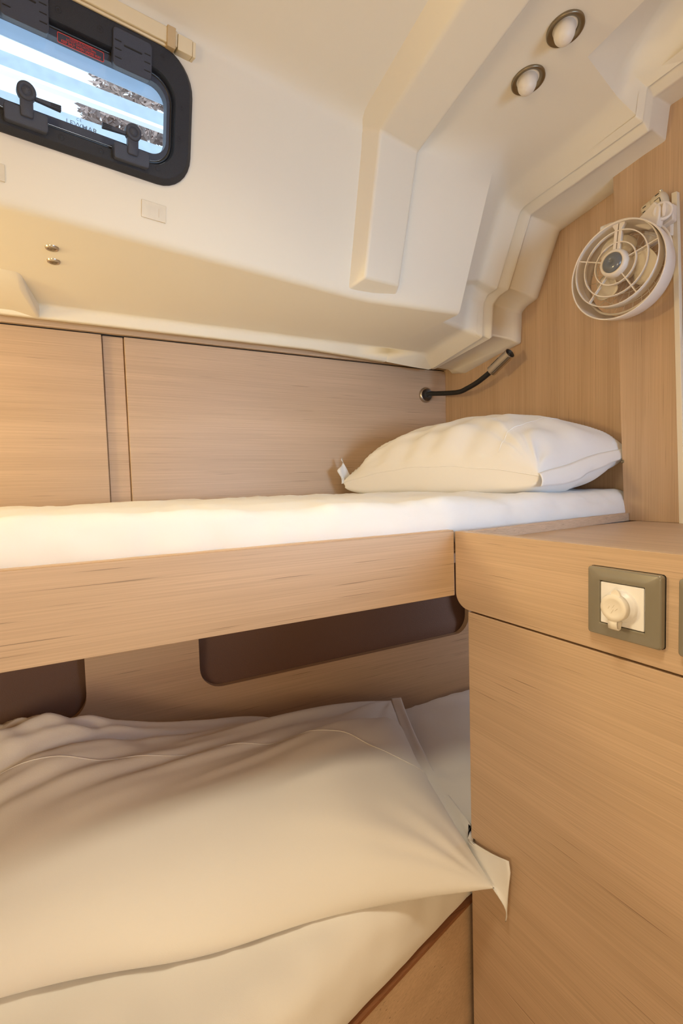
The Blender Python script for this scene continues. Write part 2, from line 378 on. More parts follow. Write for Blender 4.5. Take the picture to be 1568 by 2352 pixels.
# thickened end of the deck-edge lip at the far left
bm = bmesh.new()
prof = [(1.187, 0.455), (1.255, 0.431), (1.42, 0.431), (1.42, 0.455)]
a = [bm.verts.new((-1.16, y, z)) for y, z in prof]
b = [bm.verts.new((-0.118, y, z)) for y, z in prof]
c = [bm.verts.new(p) for p in ((-0.085, 1.187, 0.455), (-0.086, 1.262, 0.437), (-0.064, 1.392, 0.418), (-0.06, 1.42, 0.455))]
for p, q in ((a, b),):
    for i in range(4): bm.faces.new((p[i], p[(i+1) % 4], q[(i+1) % 4], q[i]))
for i in range(4): bm.faces.new((b[i], b[(i+1) % 4], c[(i+1) % 4], c[i]))
bm.faces.new(a); bm.faces.new(c)
obj('lip_end_block', bm, M_LINER, ceil, bevel=0.008, seg=4, angle=20)

# ------------------------------------------------------------------ hull-side panelling, bulkhead, pilaster
HY, BX = 1.447, 1.23
tag(obj('wall_back', boxm((-1.20, HY+0.012, -0.25), (BX+0.03, HY+0.04, 0.47)), M_WX), kind='structure')
pan = empty('wall_back_panelling', (0, HY, 0), kind='structure')
obj('panel', boxm((-1.16, HY-0.004, -0.14), (0.069, HY+0.012, 0.412)), M_WX, pan, bevel=0.0015)
obj('panel', boxm((0.124, HY-0.004, -0.14), (BX, HY+0.012, 0.412)), M_WX, pan, bevel=0.0015)
obj('recessed_strip', boxm((0.072, HY+0.006, -0.14), (0.121, HY+0.0125, 0.412)), M_WX, pan)
obj('dark_gap', boxm((-1.16, HY+0.004, 0.412), (BX, HY+0.0125, 0.416)), M_DARK, pan)
tag(obj('trim_1', boxm((-1.16, HY-0.010, 0.416), (BX, HY+0.012, 0.455)), M_WX, bevel=0.001), kind='structure')
tag(obj('wall_right', boxm((BX, 0.60, -0.25), (BX+0.03, HY+0.01, 0.95)), M_WZ), kind='structure')
# pilaster: its left edge leans a little
PX = 1.187
pil = empty('wall_right_pilaster', (PX, 0.7, -0.1), kind='structure')
obj('panel', prism([(PX, 0.732, -0.109), (PX, 0.772, 0.95), (PX, 0.606, 0.95), (PX, 0.602, -0.109)], (0.043, 0, 0)), M_WZ, pil, bevel=0.001)
obj('panel', prism([(PX+.0005, 0.600, -0.109), (PX+.0005, 0.604, 0.95), (PX+.0005, 0.10, 0.95), (PX+.0005, 0.10, -0.109)], (0.043, 0, 0)), M_WZ, pil, bevel=0.001)
obj('panel', boxm((PX, -1.56, -1.28), (PX+0.043, 0.098, 0.98)), M_WZ, pil)
tag(obj('trim_2', prism([(1.176, 0.6005, -0.109), (1.176, 0.6235, 0.618), (1.176, 0.612, 0.616), (1.176, 0.589, -0.109)], (0.0115, 0, 0)), M_TRIM, bevel=0.001), kind='structure')

# ------------------------------------------------------------------ lower back panel with two rounded cut-outs
def round_rect_xz(x0, x1, z0, z1, r, k=8): return rr(x0, x1, z0, z1, r, k)
def cut_panel(Y, th):
    bm = bmesh.new()
    def lp(pts): return [bm.verts.new((x, Y, z)) for x, z in pts]
    loops = [lp([(-1.16, -0.82), (1.6, -0.82), (1.6, -0.232), (-1.16, -0.232)]),
             lp(round_rect_xz(0.235, 1.105, -0.497, -0.262, 0.055)), lp(round_rect_xz(-0.75, -0.012, -0.505, -0.262, 0.055))]
    eds = [bm.edges.new((l[i], l[(i+1) % len(l)])) for l in loops for i in range(len(l))]
    g = bmesh.ops.triangle_fill(bm, edges=eds, use_beauty=True)
    fs = [f for f in g['geom'] if isinstance(f, bmesh.types.BMFace)]
    r = bmesh.ops.extrude_face_region(bm, geom=fs)
    for v in [v for v in r['geom'] if isinstance(v, bmesh.types.BMVert)]: v.co.y += th
    return bm
tag(obj('wall_lower_back', cut_panel(1.20, 0.018), M_WX), kind='structure')
# hull lining of dark vinyl behind the openings, curving inwards as it goes down
bm = bmesh.new()
lp = [(1.250, -0.20), (1.243, -0.34), (1.236, -0.42), (1.226, -0.46), (1.2185, -0.50), (1.2185, -0.53)]
a = [[bm.verts.new((x, y, z)) for y, z in lp] for x in (-1.1, -0.4, 0.3, 0.9, 1.12, 1.3)]
for p, q in zip(a, a[1:]):
    for j in range(len(lp)-1): bm.faces.new((p[j], q[j], q[j+1], p[j+1]))
tag(obj('wall_hull_lining', bm, M_VINYL, smooth=True), kind='structure')
tag(obj('wall_cavity', boxm((-1.2, 1.262, -1.28), (1.65, 1.275, -0.232)), M_DARK), kind='structure')
tag(obj('wall_far_right', boxm((1.56, -1.56, -1.28), (1.60, 1.5, 1.0)), M_SHELL), kind='structure')

# ------------------------------------------------------------------ upper bunk
bunk = empty('upper_bunk', (-0.2, 1.0, -0.21), 'pale oak upper bunk base with a deep front board, fixed between hull and cabinet', 'bunk bed')
obj('front_board', boxm((-1.155, 0.686, -0.2105), (0.5988, 0.704, -0.0905)), M_WX, bunk, bevel=0.0012)
obj('edge_band', boxm((-1.155, 0.6862, -0.0905), (0.597, 0.704, -0.0893)), M_EDGE, bunk)
obj('platform', boxm((-1.155, 0.704, -0.207), (0.600, 1.42, -0.135)), M_WX, bunk)
obj('platform', boxm((0.600, 0.72, -0.1355), (1.186, 1.42, -0.1195)), M_WX, bunk)

# ------------------------------------------------------------------ bedside cabinet
cab = empty('cabinet', (0.6, 0.3, -1.28), 'oak cabinet at the bunk end with a sunken shelf top and front socket', 'cabinet')
pts = [(0.685, -0.0915), (-1.5, -0.0905), (-1.5, -0.2315), (0.653, -0.2315)]
arc = [(0.653+0.032*math.sin(a), -0.2315 + 0.028*(1-math.cos(a))) for a in [PI/2*i/8 for i in range(1, 9)]]
obj('drawer_front', prism([(0.600, y, z) for y, z in pts+arc], (0.018, 0, 0)), M_WY, cab, bevel=0.001)
obj('door', boxm((0.600, -1.5, -1.26), (0.618, 0.653, -0.2345)), M_WY, cab, bevel=0.001)
obj('side_panel', boxm((0.6185, 0.637, -1.26), (1.18, 0.6525, -0.2315)), M_WX, cab)
obj('shelf', boxm((0.6185, -1.5, -0.122), (PX-0.0005, 0.70, -0.109)), M_WY, cab)
bm = prism([(0.619, 0.657, -0.1092), (0.619, 0.657, -0.0910), (PX-0.001, 0.7185, -0.0902), (PX-0.001, 0.7185, -0.1092)], (-0.001, 0.014, 0))
obj('lee_board', bm, M_WX, cab, bevel=0.001)
obj('carcass', boxm((0.6185, -1.5, -1.26), (0.63, 0.63, -0.125)), M_DARK, cab)

# ------------------------------------------------------------------ lower berth base
base = empty('lower_berth_base', (0.2, 0.9, -1.28), 'oak plinth of the lower berth, its front slanting out from the cabinet', 'bed base')
fx = [(0.617, 0.667), (0.30, 0.585), (-0.30, 0.43), (-1.15, 0.25)]
bm = bmesh.new()
t = [bm.verts.new((x, y, -0.795)) for x, y in fx]; lo = [bm.verts.new((x, y, -1.279)) for x, y in fx]
t2 = [bm.verts.new((x, y+0.016, -0.795)) for x, y in fx]; lo2 = [bm.verts.new((x, y+0.016, -1.279)) for x, y in fx]
for i in range(3):
    bm.faces.new((t[i], t[i+1], lo[i+1], lo[i])); bm.faces.new((t2[i], t2[i+1], lo2[i+1], lo2[i]))
    bm.faces.new((t[i], t[i+1], t2[i+1], t2[i])); bm.faces.new((lo[i], lo[i+1], lo2[i+1], lo2[i]))
bm.faces.new((t[0], t2[0], lo2[0], lo[0])); bm.faces.new((t[3], t2[3], lo2[3], lo[3]))
obj('front_panel', bm, M_WX, base, bevel=0.001)
M_REDEDGE = wood('reddish_edge_band', 0, (0.30, 0.13, 0.06))
bm = bmesh.new()
t = [bm.verts.new((x, y-0.001, -0.7945)) for x, y in fx]; t2 = [bm.verts.new((x, y-0.001, -0.7885)) for x, y in fx]
t3 = [bm.verts.new((x, y+0.02, -0.7885)) for x, y in fx]
for i in range(3):
    bm.faces.new((t[i], t[i+1], t2[i+1], t2[i])); bm.faces.new((t2[i], t2[i+1], t3[i+1], t3[i]))
obj('edge_band', bm, M_REDEDGE, base)
bm = bmesh.new()
tt = [bm.verts.new(p) for p in ((0.6, 0.68, -0.7955), (0.30, 0.60, -0.7955), (-0.3, 0.446, -0.7955), (-1.15, 0.266, -0.7955), (-1.15, 1.2, -0.7955), (1.55, 1.2, -0.7955), (1.55, 0.68, -0.7955))]
bm.faces.new(tt)
r = bmesh.ops.extrude_face_region(bm, geom=list(bm.faces))
for v in [v for v in r['geom'] if isinstance(v, bmesh.types.BMVert)]: v.co.z -= 0.02
obj('slab', bm, M_WX, base)

# ------------------------------------------------------------------ mattresses
def fbm(p, s, o=3):
    return noise.fractal(Vector(p)*s, 1.0, 2.0, o)
def mattress(y0f, y1f, x0, x1, z0, z1, nx, ny, rad, amp, crown, name):
    """soft slab in a sheet: grid shell wrapped front-side, top, back side"""
    bm = bmesh.new(); rows = []
    for i in range(nx+1):
        x = x0 + (x1-x0)*i/nx; ya, yb = y0f(x), y1f(x); row = []
        prof = [(ya+0.006, z0)]
        for k in range(1, 8): prof.append((ya - 0.006*math.sin(PI*k/8), z0 + (z1-rad-z0)*k/7))
        for k in range(1, 9):
            a = PI/2*k/8; prof.append((ya+rad-rad*math.cos(a), z1-rad+rad*math.sin(a)))
        for k in range(1, ny+1): prof.append((ya+rad+(yb-ya-2*rad)*k/ny, z1))
        for k in range(1, 6):
            a = PI/2*k/5; prof.append((yb-rad+rad*math.sin(a), z1-rad+rad*math.cos(a)))
        prof.append((yb, z0))
        for y, z in prof:
            t = (y-ya)/(yb-ya); hz = (z-z0)/(z1-z0)
            e = min(1.0, (x1-x)/0.04)
            zz = z0 + (z-z0)*(0.75+0.25*math.sqrt(max(0, e*(2-e))))
            zz += crown*math.sin(PI*max(0, min(1, t)))*hz
            n1 = fbm((x*1.0, y*1.5, z), 7)*amp; n2 = fbm((x*3+z*2, y*1.0+5, z*3), 9)*amp*0.45
            dy = -(n1*0.6+n2+0.35*amp*fbm((x*14, z*5, 3), 1.6)) * (1 if t < 0.1 else 0) * min(1, hz*3)
            row.append(bm.verts.new((x, y+dy, zz+(n1+n2)*hz)))
        rows.append(row)
    for a, b in zip(rows, rows[1:]):
        for j in range(len(a)-1): bm.faces.new((a[j], b[j], b[j+1], a[j+1]))
    bm.faces.new(rows[0]); bm.faces.new(rows[-1][::-1])
    return bm
def ufront(x): return 0.709 + (0.0 if x < 0.6 else (x-0.6)/0.587*0.029)
tag(obj('mattress', mattress(ufront, lambda x: 1.438, -1.15, 1.228, -0.118, -0.034, 220, 24, 0.028, 0.0065, 0.006, 'm'), M_SHEET, smooth=True),
    'white sheeted mattress on the upper bunk behind its front board', 'mattress')
def lfront(x):
    for (xa, ya), (xb, yb) in zip(fx, fx[1:]):
        if x >= xb: return yb + (ya-yb)*(min(x, xa)-xb)/(xa-xb) + 0.004
    return fx[-1][1]
tag(obj('mattress', mattress(lambda x: lfront(x) if x < .6 else .668, lambda x: 1.195, -1.15, 1.50, -0.787, -0.668, 170, 30, 0.055, 0.007, 0.008, 'm'), M_SHEET, smooth=True),
    'white sheeted mattress on the lower berth beneath its big pillow', 'mattress')

# ------------------------------------------------------------------ pillows
def pillow(corners, top, bot, seamz, floor, wr, n=96, m=72, bulge=0.0, extra=None, pe=0.62, bow=0.0):
    """corners A(s=-1,t=-1) B(s=1,t=-1) D(s=1,t=1) E(s=-1,t=1); returns closed shell bmesh. seamz(s,t) lifts the seam"""
    A, B, D, E_ = [Vector(c) for c in corners]
    bm = bmesh.new()
    def base(s, t):
        # sides drawn in slightly between the corners
        k = 0.045
        s2 = s*(1-k*(1-t*t)); t2 = t*(1-k*(1-s*s))
        t2 -= bow*math.exp(-((s+0.05)/0.30)**2)*max(0, -t)**3
        u, v = (s2+1)/2, (t2+1)/2
        return A*(1-u)*(1-v) + B*u*(1-v) + D*u*v + E_*(1-u)*v
    def shape(s, t):
        return (max(0, 1-abs(s)**2.4)**pe) * (max(0, 1-abs(t)**2.4)**pe)
    grid_t, grid_b = [], []
    for i in range(n+1):
        s = -math.cos(PI*i/n)*0.6 + (2*i/n-1)*0.4
        rt, rb = [], []
        for j in range(m+1):
            t = -math.cos(PI*j/m)*0.6 + (2*j/m-1)*0.4
            p = base(s, t); sh = shape(s, t)
            q = p.copy(); q.z += seamz(s, t)
            up = q + Vector((0, 0, top*sh + wr(s, t)*min(1, sh*4)))
            if extra: up.z += extra(s, t)
            dn = q - Vector((0, 0, bot*sh))
            if bulge:
                for e_, f_ in ((t, Vector(base(s, -1)) - base(s, 0)), (-t, Vector(base(s, 1)) - base(s, 0)), (s, Vector(base(-1, t)) - base(0, t)), (-s, Vector(base(1, t)) - base(0, t))):
                    f_.z = 0; q_ = (1+e_)/0.22
                    if 0 < q_ < 1: dn += f_.normalized()*(bulge*math.sin(PI*q_)*min(1, sh*6))
            if floor is not None:
                fl_ = floor(p) if callable(floor) else floor
                dn.z = max(dn.z, fl_); up.z = max(up.z, fl_+0.001)
            rt.append(bm.verts.new(up))
            edge = i in (0, n) or j in (0, m)
            rb.append(rt[-1] if edge else bm.verts.new(dn))
        grid_t.append(rt); grid_b.append(rb)
    for g in (grid_t, grid_b):
        for a, b in zip(g, g[1:]):
            for j in range(m): bm.faces.new((a[j], b[j], b[j+1], a[j+1]))
    return bm, grid_t, base
def radial(s, t, cs, ct, freq, amp, reach, seed):
    dx, dy = s-cs, t-ct; r = math.hypot(dx, dy); a = math.atan2(dy, dx)
    return amp*noise.noise(Vector((a*freq, r*1.2, seed)))*math.exp(-(r/reach)**2)*min(1, r*4)

# upper pillow: lies across the bunk head, hemmed open end towards the viewer
up_c = [(0.893, 0.742, 0.006), (0.742, 1.375, 0.004), (1.205, 1.405, 0.06), (1.215, 0.745, 0.070)]   # s along +y, t along +x
def wr_up(s, t):
    v = radial(s, t, -1, -1, 5.0, 0.020, 1.0, 1) + radial(s, t, 1, -1, 6.0, 0.024, 1.2, 2) + radial(s, t, -1, 1, 5, 0.013, 1.0, 3)
    v += 0.017*noise.noise(Vector((s*5.0+t*0.8, t*0.9, 7.0)))*(1-sstep(-0.5, 0.6, t))
    v += 0.0004*math.exp(-((s+0.62-0.10*math.sin(t*2))/0.012)**2)
    return v
bm, gt, bf = pillow(up_c, 0.128, 0.12, lambda s, t: 0.034*(1-s*s)*(1-t)/2 + 0.006*noise.noise(Vector((s*3, t*3, 1))), -0.0335, wr_up, pe=0.43, bulge=0.016)
piping = tube([g[0].co.copy() for g in gt], 0.0011, 6)
hem_bm = tube([v.co + Vector((0, 0, 0.0003)) for v in gt[22][4:-4]], 0.0008, 6)
pu = tag(obj('pillow', bm, M_SHEET, smooth=True), 'plump white pillow lying on the upper mattress against the bulkhead', 'pillow')
obj('seam_piping', piping, M_SHEET, pu, smooth=True)
obj('hem_seam', hem_bm, M_SHEET, pu, smooth=True)
# hemmed flange along s=-1
def strip(rows, thick=0.0012):
    bm = bmesh.new(); vs = [[bm.verts.new(p) for p in r] for r in rows]
    for a, b in zip(vs, vs[1:]):
        for j in range(len(a)-1): bm.faces.new((a[j], b[j], b[j+1], a[j+1]))
    return bm
rows = []
for k in range(9):
    f = k/8; row = []
    for j in range(49):
        t = -1 + 2*j/48; p = bf(-1, t)
        p.z += 0.004 + 0.002*math.sin(t*5)
        off = Vector((-0.004, -0.010, -0.042))*f + Vector((0, -0.010, 0))*math.sin(PI*f)*0.6
        off *= 0.75+0.25*math.cos(t*2.2+0.4)
        n_ = noise.noise(Vector((t*3.2, f*1.0, 4)))*0.006*f
        q = p+off+Vector((0.0, n_, 0.2*n_))
        row.append(q)
    rows.append(row)
fo = obj('hem_flap', strip(rows), M_SHEET, pu, smooth=True)
fo.modifiers.new('t', 'SOLIDIFY').thickness = 0.0015
# bunched corner at the hull end
rows = []
for k in range(9):
    f = k/8; row = []
    for j in range(9):
        g = j/8
        q = Vector((0.752, 1.372, 0.004)) + Vector((-0.012, 0.012, 0.078))*f*(0.45+0.55*g) + Vector((0.035, 0.012, 0.012))*(g-0.2)*(1-0.45*f) + Vector((-0.030, 0.0, 0.0))*(1-g)*(0.3+f*0.2)
        q.x += 0.006*math.sin(g*9+f*3); q.y += 0.004*math.sin(g*14)
        row.append(q)
    rows.append(row)
fo = obj('bunched_corner', strip(rows), M_SHEET, pu, smooth=True)
fo.modifiers.new('t', 'SOLIDIFY').thickness = 0.0015

# lower pillow: big, slumped over the berth, one hem corner hanging past the cabinet
lo_c = [(-0.30, 0.765, -0.655), (0.573, 0.570, -0.690), (0.775, 1.172, -0.640), (-0.30, 1.185, -0.62)]   # s along +x, t along +y
def wr_lo(s, t):
    back = sstep(-0.55, 0.5, t)
    d = s*0.55 - t*1.0
    v = 0.030*noise.noise(Vector((d*5.2+0.7*s, (s+t)*0.55, 2.0)))*back
    v += 0.014*noise.noise(Vector((d*11.0, (s+t)*0.8, 5.0)))*back*(1-sstep(-0.4, 0.8, s))
    v += radial(s, t, -1, 0.9, 7.0, 0.022, 0.8, 4)
    v += radial(s, t, 1, 1, 5.0, 0.014, 0.9, 5) + radial(s, t, 1, -1, 4.0, 0.006, 0.8, 6)
    v += 0.012*noise.noise(Vector((s*3.0, t*1.4, 9.0)))*(1-back)*sstep(-0.2, 0.7, s)
    return v
def ex_lo(s, t):
    return 0.125*math.exp(-((s+0.72)/0.42)**2)*sstep(-0.7, 0.75, t)*(1-0.55*sstep(0.75, 1.0, t))
bm, gt, bf = pillow(lo_c, 0.115, 0.05, lambda s, t: 0.026*(1-t)/2*(1-s*s*0.6), (lambda p: -0.668 - 0.035*(1-sstep(0.600, 0.665, p.y))*sstep(0.25, 0.5, p.x)), wr_lo, n=150, m=110, bulge=-0.012, extra=ex_lo, pe=0.50, bow=0.075)
cells = lambda k, q: -math.cos(PI*k/q)*0.6 + (2*k/q-1)*0.4
seam = []
for i in range(0, 151):
    s_ = cells(i, 150); sl = 0.13 - 0.30*sstep(0.55, 1.0, s_) + 0.025*math.sin(s_*6)
    js = [cells(j, 110) for j in range(111)]
    j = max(k for k in range(111) if js[k] <= sl); f = (sl-js[j])/(js[j+1]-js[j])
    seam.append(gt[i][j].co.lerp(gt[i][j+1].co, f) + Vector((0, 0, 0.0003)))
seam_bm = tube(seam[::2], 0.0011, 6)
pl = tag(obj('pillow', bm, M_SHEET, smooth=True), 'large rumpled white pillow slumped across the lower berth, half in shadow', 'pillow')
obj('hem_seam', seam_bm, M_SHEET, pl, smooth=True)
rows = []
for k in range(9):
    f = k/8; row = []
    for j in range(41):
        t = -1 + 2*j/40; p = bf(1, t); p.z += 0.005
        P3, P2 = Vector((0.586, 0.560, -0.736)), Vector((0.587, 0.545, -0.622))
        side = p + Vector((0.026, -0.012, 0.001))
        g = (t+1)/0.24
        if g <= 1: o2 = P3*(1-g) + P2*g
        else: o2 = P2.lerp(side, min(1, (g-1)/2.2)**0.6)
        q = p.lerp(o2, f) + Vector((0, -0.012, 0.004))*math.sin(PI*f)*(1 if g < 2 else 0.2)
        q.z += 0.004*noise.noise(Vector((t*4, f*2, 1)))*f
        if q.x > 0.592 and q.y < 0.655: q.x = 0.592
        row.append(q)
    rows.append(row)
fo = obj('hem_flap', strip(rows), M_SHEET, pl, smooth=True)
fo.modifiers.new('t', 'SOLIDIFY').thickness = 0.0015

# ------------------------------------------------------------------ hatch window
win = empty('window_1', WO, kind='structure')
def L3(loop, w_): return [W(u, v, w_) for u, v in loop]
O1 = rr(-0.180, 0.172, -0.108, 0.101, 0.058); O2 = rr(-0.180, 0.172, -0.108, 0.101, 0.058)
O3 = rr(-0.172, 0.164, -0.100, 0.095, 0.052); I1 = rr(-0.148, 0.140, -0.082, 0.060, 0.040)
I1b = rr(-0.146, 0.138, -0.080, 0.058, 0.038)
bm = loft([L3(O1, -0.004), L3(O2, 0.004), L3(O3, 0.013), L3(I1, 0.013), L3(I1b, 0.001)])
obj('window_frame', bm, M_BLK, win, smooth=True, bevel=0.0012, angle=20)
bm = loft([L3(I1b, 0.0015), L3(rr(-0.1435, 0.1355, -0.0775, 0.0555, 0.0365), 0.0045), L3(rr(-0.141, 0.133, -0.075, 0.053, 0.035), 0.0015)])
obj('gasket', bm, M_RUB, win, smooth=True)
S1 = rr(-0.141, 0.133, -0.075, 0.053, 0.035); S2 = rr(-0.136, 0.128, -0.063, 0.044, 0.027)
bm = loft([L3(S1, 0.002), L3(S2, 0.002), L3(S2, -0.016)])
obj('sash', bm, M_BLK2, win, smooth=True, bevel=0.001, angle=30)
g1 = rr(-0.138, 0.130, -0.066, 0.047, 0.028)
bm = bmesh.new(); bm.faces.new([bm.verts.new(p) for p in L3(g1, -0.010)])
r = bmesh.ops.extrude_face_region(bm, geom=list(bm.faces))
for v in [v for v in r['geom'] if isinstance(v, bmesh.types.BMVert)]: v.co -= Wn*0.004
obj('pane', bm, M_GLASS, win)
bm = prism([W(-0.15, 0.031, -0.030), W(0.142, 0.031, -0.030), W(0.142, 0.075, -0.030), W(-0.15, 0.075, -0.030)], Wn*-0.003)
obj('outer_sill', bm, M_COAM, win)
# hinge plates with moulded slots
def plate(u0, u1, v0, v1, r, w0, w1, inset=0.001):
    a = rr(u0, u1, v0, v1, r, 5); b = rr(u0+inset, u1-inset, v0+inset, v1-inset, r, 5)
    return loft([L3(a, w0), L3(a, w1-inset), L3(b, w1)], True, True, True)
for cu in (-0.080, 0.068):
    h = obj('hinge', plate(cu-0.030, cu+0.030, 0.036, 0.088, 0.006, 0.004, 0.0175), M_BLK2, win, smooth=True, bevel=0.0004)
    bm = bmesh.new()
    for sgn in (-1, 1):
        for k in range(3):
            v_ = 0.047 + 0.0115*k
            q = plate(cu+sgn*0.0225-0.005, cu+sgn*0.0225+0.005, v_, v_+0.0016, 0.0007, 0.0172, 0.0180, 0.0002)
            me = bpy.data.meshes.new('t'); q.to_mesh(me); q.free(); bm.from_mesh(me); bpy.data.meshes.remove(me)
    q = plate(cu-0.014, cu+0.014, 0.0665, 0.0688, 0.001, 0.0172, 0.0182, 0.0002)
    me = bpy.data.meshes.new('t'); q.to_mesh(me); q.free(); bm.from_mesh(me); bpy.data.meshes.remove(me)
    obj('slots', bm, M_RUB, h)
# catches: base, post, round knob, lever arm
for cu, sg in ((-0.084, 1), (0.066, -1)):
    h = obj('handle_base', plate(cu-0.028, cu+0.028, -0.096, -0.073, 0.004, 0.006, 0.026), M_BLK2, win, smooth=True, bevel=0.0005)
    o = obj('handle_post', plate(cu-0.0075, cu+0.009, -0.085, -0.056, 0.003, 0.018, 0.030), M_BLK2, win, smooth=True)
    kc = W(cu+0.001, -0.052, 0.018)
    k_ = obj('handle_knob', lathe(kc, Wn, [(0.0125, 0), (0.0125, 0.012), (0.0112, 0.0140), (0.0068, 0.0142), (0.0066, 0.0136), (0.0062, 0.0136), (0.006, 0.0142), (0.0, 0.0143)], 28), M_BLK2, win, smooth=True)
    a0, a1 = cu+sg*0.010, cu+sg*0.046
    o = obj('handle_lever', prism([W(a0, -0.0545, 0.020), W(a1, -0.0530, 0.020), W(a1, -0.0610, 0.020), W(a0, -0.0585, 0.020)], Wn*0.008), M_BLK2, win, bevel=0.0008)
    bm = bmesh.new()
    for k in range(3):
        q = plate(min(a1, a1-sg*0.014), max(a1, a1-sg*0.014), -0.0600+0.0024*k, -0.0590+0.0024*k, 0.0004, 0.0278, 0.0286, 0.0001)
        me = bpy.data.meshes.new('t'); q.to_mesh(me); q.free(); bm.from_mesh(me); bpy.data.meshes.remove(me)
    obj('grip_ribs', bm, M_RUB, o)
for u, v in ((-0.037, 0.075), (0.020, 0.076), (0.117, 0.080), (0.150, 0.020), (0.148, -0.029), (0.112, -0.087), (0.020, -0.091), (-0.037, -0.091), (-0.125, -0.088)):
    bm = lathe(W(u, v, 0.0128), Wn, [(0.0046, 0), (0.0044, 0.0006), (0.0022, 0.0007), (0.0014, 0.0000), (0.0001, 0.0000)], 20)
    s_ = obj('screw', bm, M_BLK, win, smooth=True)
    obj('screw_recess', lathe(W(u, v, 0.0134), Wn, [(0.0014, 0), (0.0001, 0.0001)], 12), M_RUB, s_)
# red warning print on the pane
def text(name, s, size, u, v, w_, m, parent, bold=False, sx=1.0, align='CENTER'):
    cu = bpy.data.curves.new(name, 'FONT'); cu.body = s; cu.size = size; cu.align_x = align; cu.align_y = 'CENTER'; cu.extrude = 0.0001
    if bold: cu.offset = size*0.008
    cu.materials.append(m)
    o = bpy.data.objects.new(name, cu); C.objects.link(o); o.parent = parent
    o.matrix_parent_inverse = Matrix.Translation(parent.location).inverted()
    return o, cu
def on_win(o, u, v, w_, sx=1.0):
    R = Matrix((Wu*sx, Wv, Wn)).transposed().to_4x4(); R.translation = W(u, v, w_); o.matrix_basis = R
sbm = loft([L3(rr(-0.0380, 0.0275, 0.0385, 0.0520, 0.002, 4), 0.0034), L3(rr(-0.0372, 0.0267, 0.0393, 0.0512, 0.0015, 4), 0.0034), L3(rr(-0.0372, 0.0267, 0.0393, 0.0512, 0.0015, 4), 0.0029), L3(rr(-0.0380, 0.0275, 0.0385, 0.0520, 0.002, 4), 0.0029), L3(rr(-0.0380, 0.0275, 0.0385, 0.0520, 0.002, 4), 0.0034)])
obj('warning_border', sbm, M_RED, win)
bm = prism([W(-0.0375, 0.039, 0.0022), W(0.027, 0.039, 0.0022), W(0.027, 0.0515, 0.0022), W(-0.0375, 0.0515, 0.0022)], Wn*0.0006)
obj('warning_plate', bm, M_BLK2, win)
for s, size, v, sx, bold in (('KEEP SHUT WHEN UNDER WAY', 0.0052, 0.0422, 0.74, True), ('DO NOT LEAVE HATCH OPEN', 0.0038, 0.0464, 0.80, False), ('DANGER OF FLOODING', 0.0034, 0.0495, 0.85, False)):
    o, cu = text('warning_text', s, size, 0, 0, 0, M_RED, win, bold); on_win(o, -0.005, v, 0.0032, sx)
o, cu = text('brand_lettering', 'LEWMAR', 0.0098, 0, 0, 0, M_WPRINT, win, True); on_win(o, -0.004, -0.0585, -0.0085, 1.15)
o, cu = text('approval_mark', 'C E', 0.0050, 0, 0, 0, M_WPRINT, win, True); on_win(o, -0.008, -0.0505, -0.0085, 1.0)

# ------------------------------------------------------------------ roller blind cassette above the window
bl_ = empty('roller_blind', W(0.0, 0.1, 0.01), 'long cream roller blind cassette along the top of the hatch window', 'blind')
def ubox(u0, u1, v0, v1, w0, w1):
    return prism([W(u0, v0, w0), W(u1, v0, w0), W(u1, v1, w0), W(u0, v1, w0)], Wn*(w1-w0))
obj('cassette', ubox(-0.30, 0.138, 0.100, 0.122, -0.004, 0.020), M_BLIND, bl_, bevel=0.002)
obj('lower_rail', ubox(-0.30, 0.134, 0.0955, 0.0995, 0.004, 0.016), M_BLIND, bl_, bevel=0.001)
obj('strap', ubox(0.120, 0.134, 0.094, 0.1235, -0.004, 0.0235), M_BAND, bl_, bevel=0.001)
obj('end_cap', ubox(0.139, 0.164, 0.098, 0.121, -0.004, 0.019), M_BLIND, bl_, bevel=0.0012)
obj('end_cap', ubox(0.1645, 0.170, 0.0985, 0.1205, -0.004, 0.0182), M_BLIND, bl_, bevel=0.0012)
for u0, u1, v0, v1, lab in ((0.088, 0.131, -0.167, -0.139, 'small yellowed plastic catch plate on the white wall below the hatch'), (-0.150, -0.113, -0.175, -0.151, 'small cream catch plate at the left edge below the hatch')):
    c = empty('blind_catch', W((u0+u1)/2, v0, 0), lab, 'catch', 'blind catch plates')
    obj('plate', ubox(u0, u1, v0, v1, -0.003, 0.003), mat('catch_plastic', (0.74, 0.66, 0.52), 0.4, mottle=0.12, mscale=60), c, bevel=0.0008)
    obj('slot_mark', ubox(u1-0.014, u1-0.012, v0+0.006, v1-0.008, 0.003, 0.0033), M_BEIGE, c)

for i, y in enumerate((1.058, 1.117)):
    c = empty('deck_bolt', (-0.023, y, 0.45), ['upper of two bronze bolt heads in the cream deck underside', 'lower of two bronze bolt heads in the cream deck underside'][i], 'bolt', 'bolt heads in the deck underside')
    obj('ring', lathe((-0.023, y, 0.4515), (0, 0, -1), [(0.0118, 0), (0.0112, 0.004), (0.0085, 0.0052), (0.0070, 0.0036)], 24), M_STEEL, c, smooth=True)
    obj('head', lathe((-0.023, y, 0.4515), (0, 0, -1), [(0.0068, 0.0038), (0.0050, 0.0052), (0.0022, 0.0052), (0.0016, 0.003), (0.0001, 0.003)], 20), M_BRONZE, c, smooth=True)

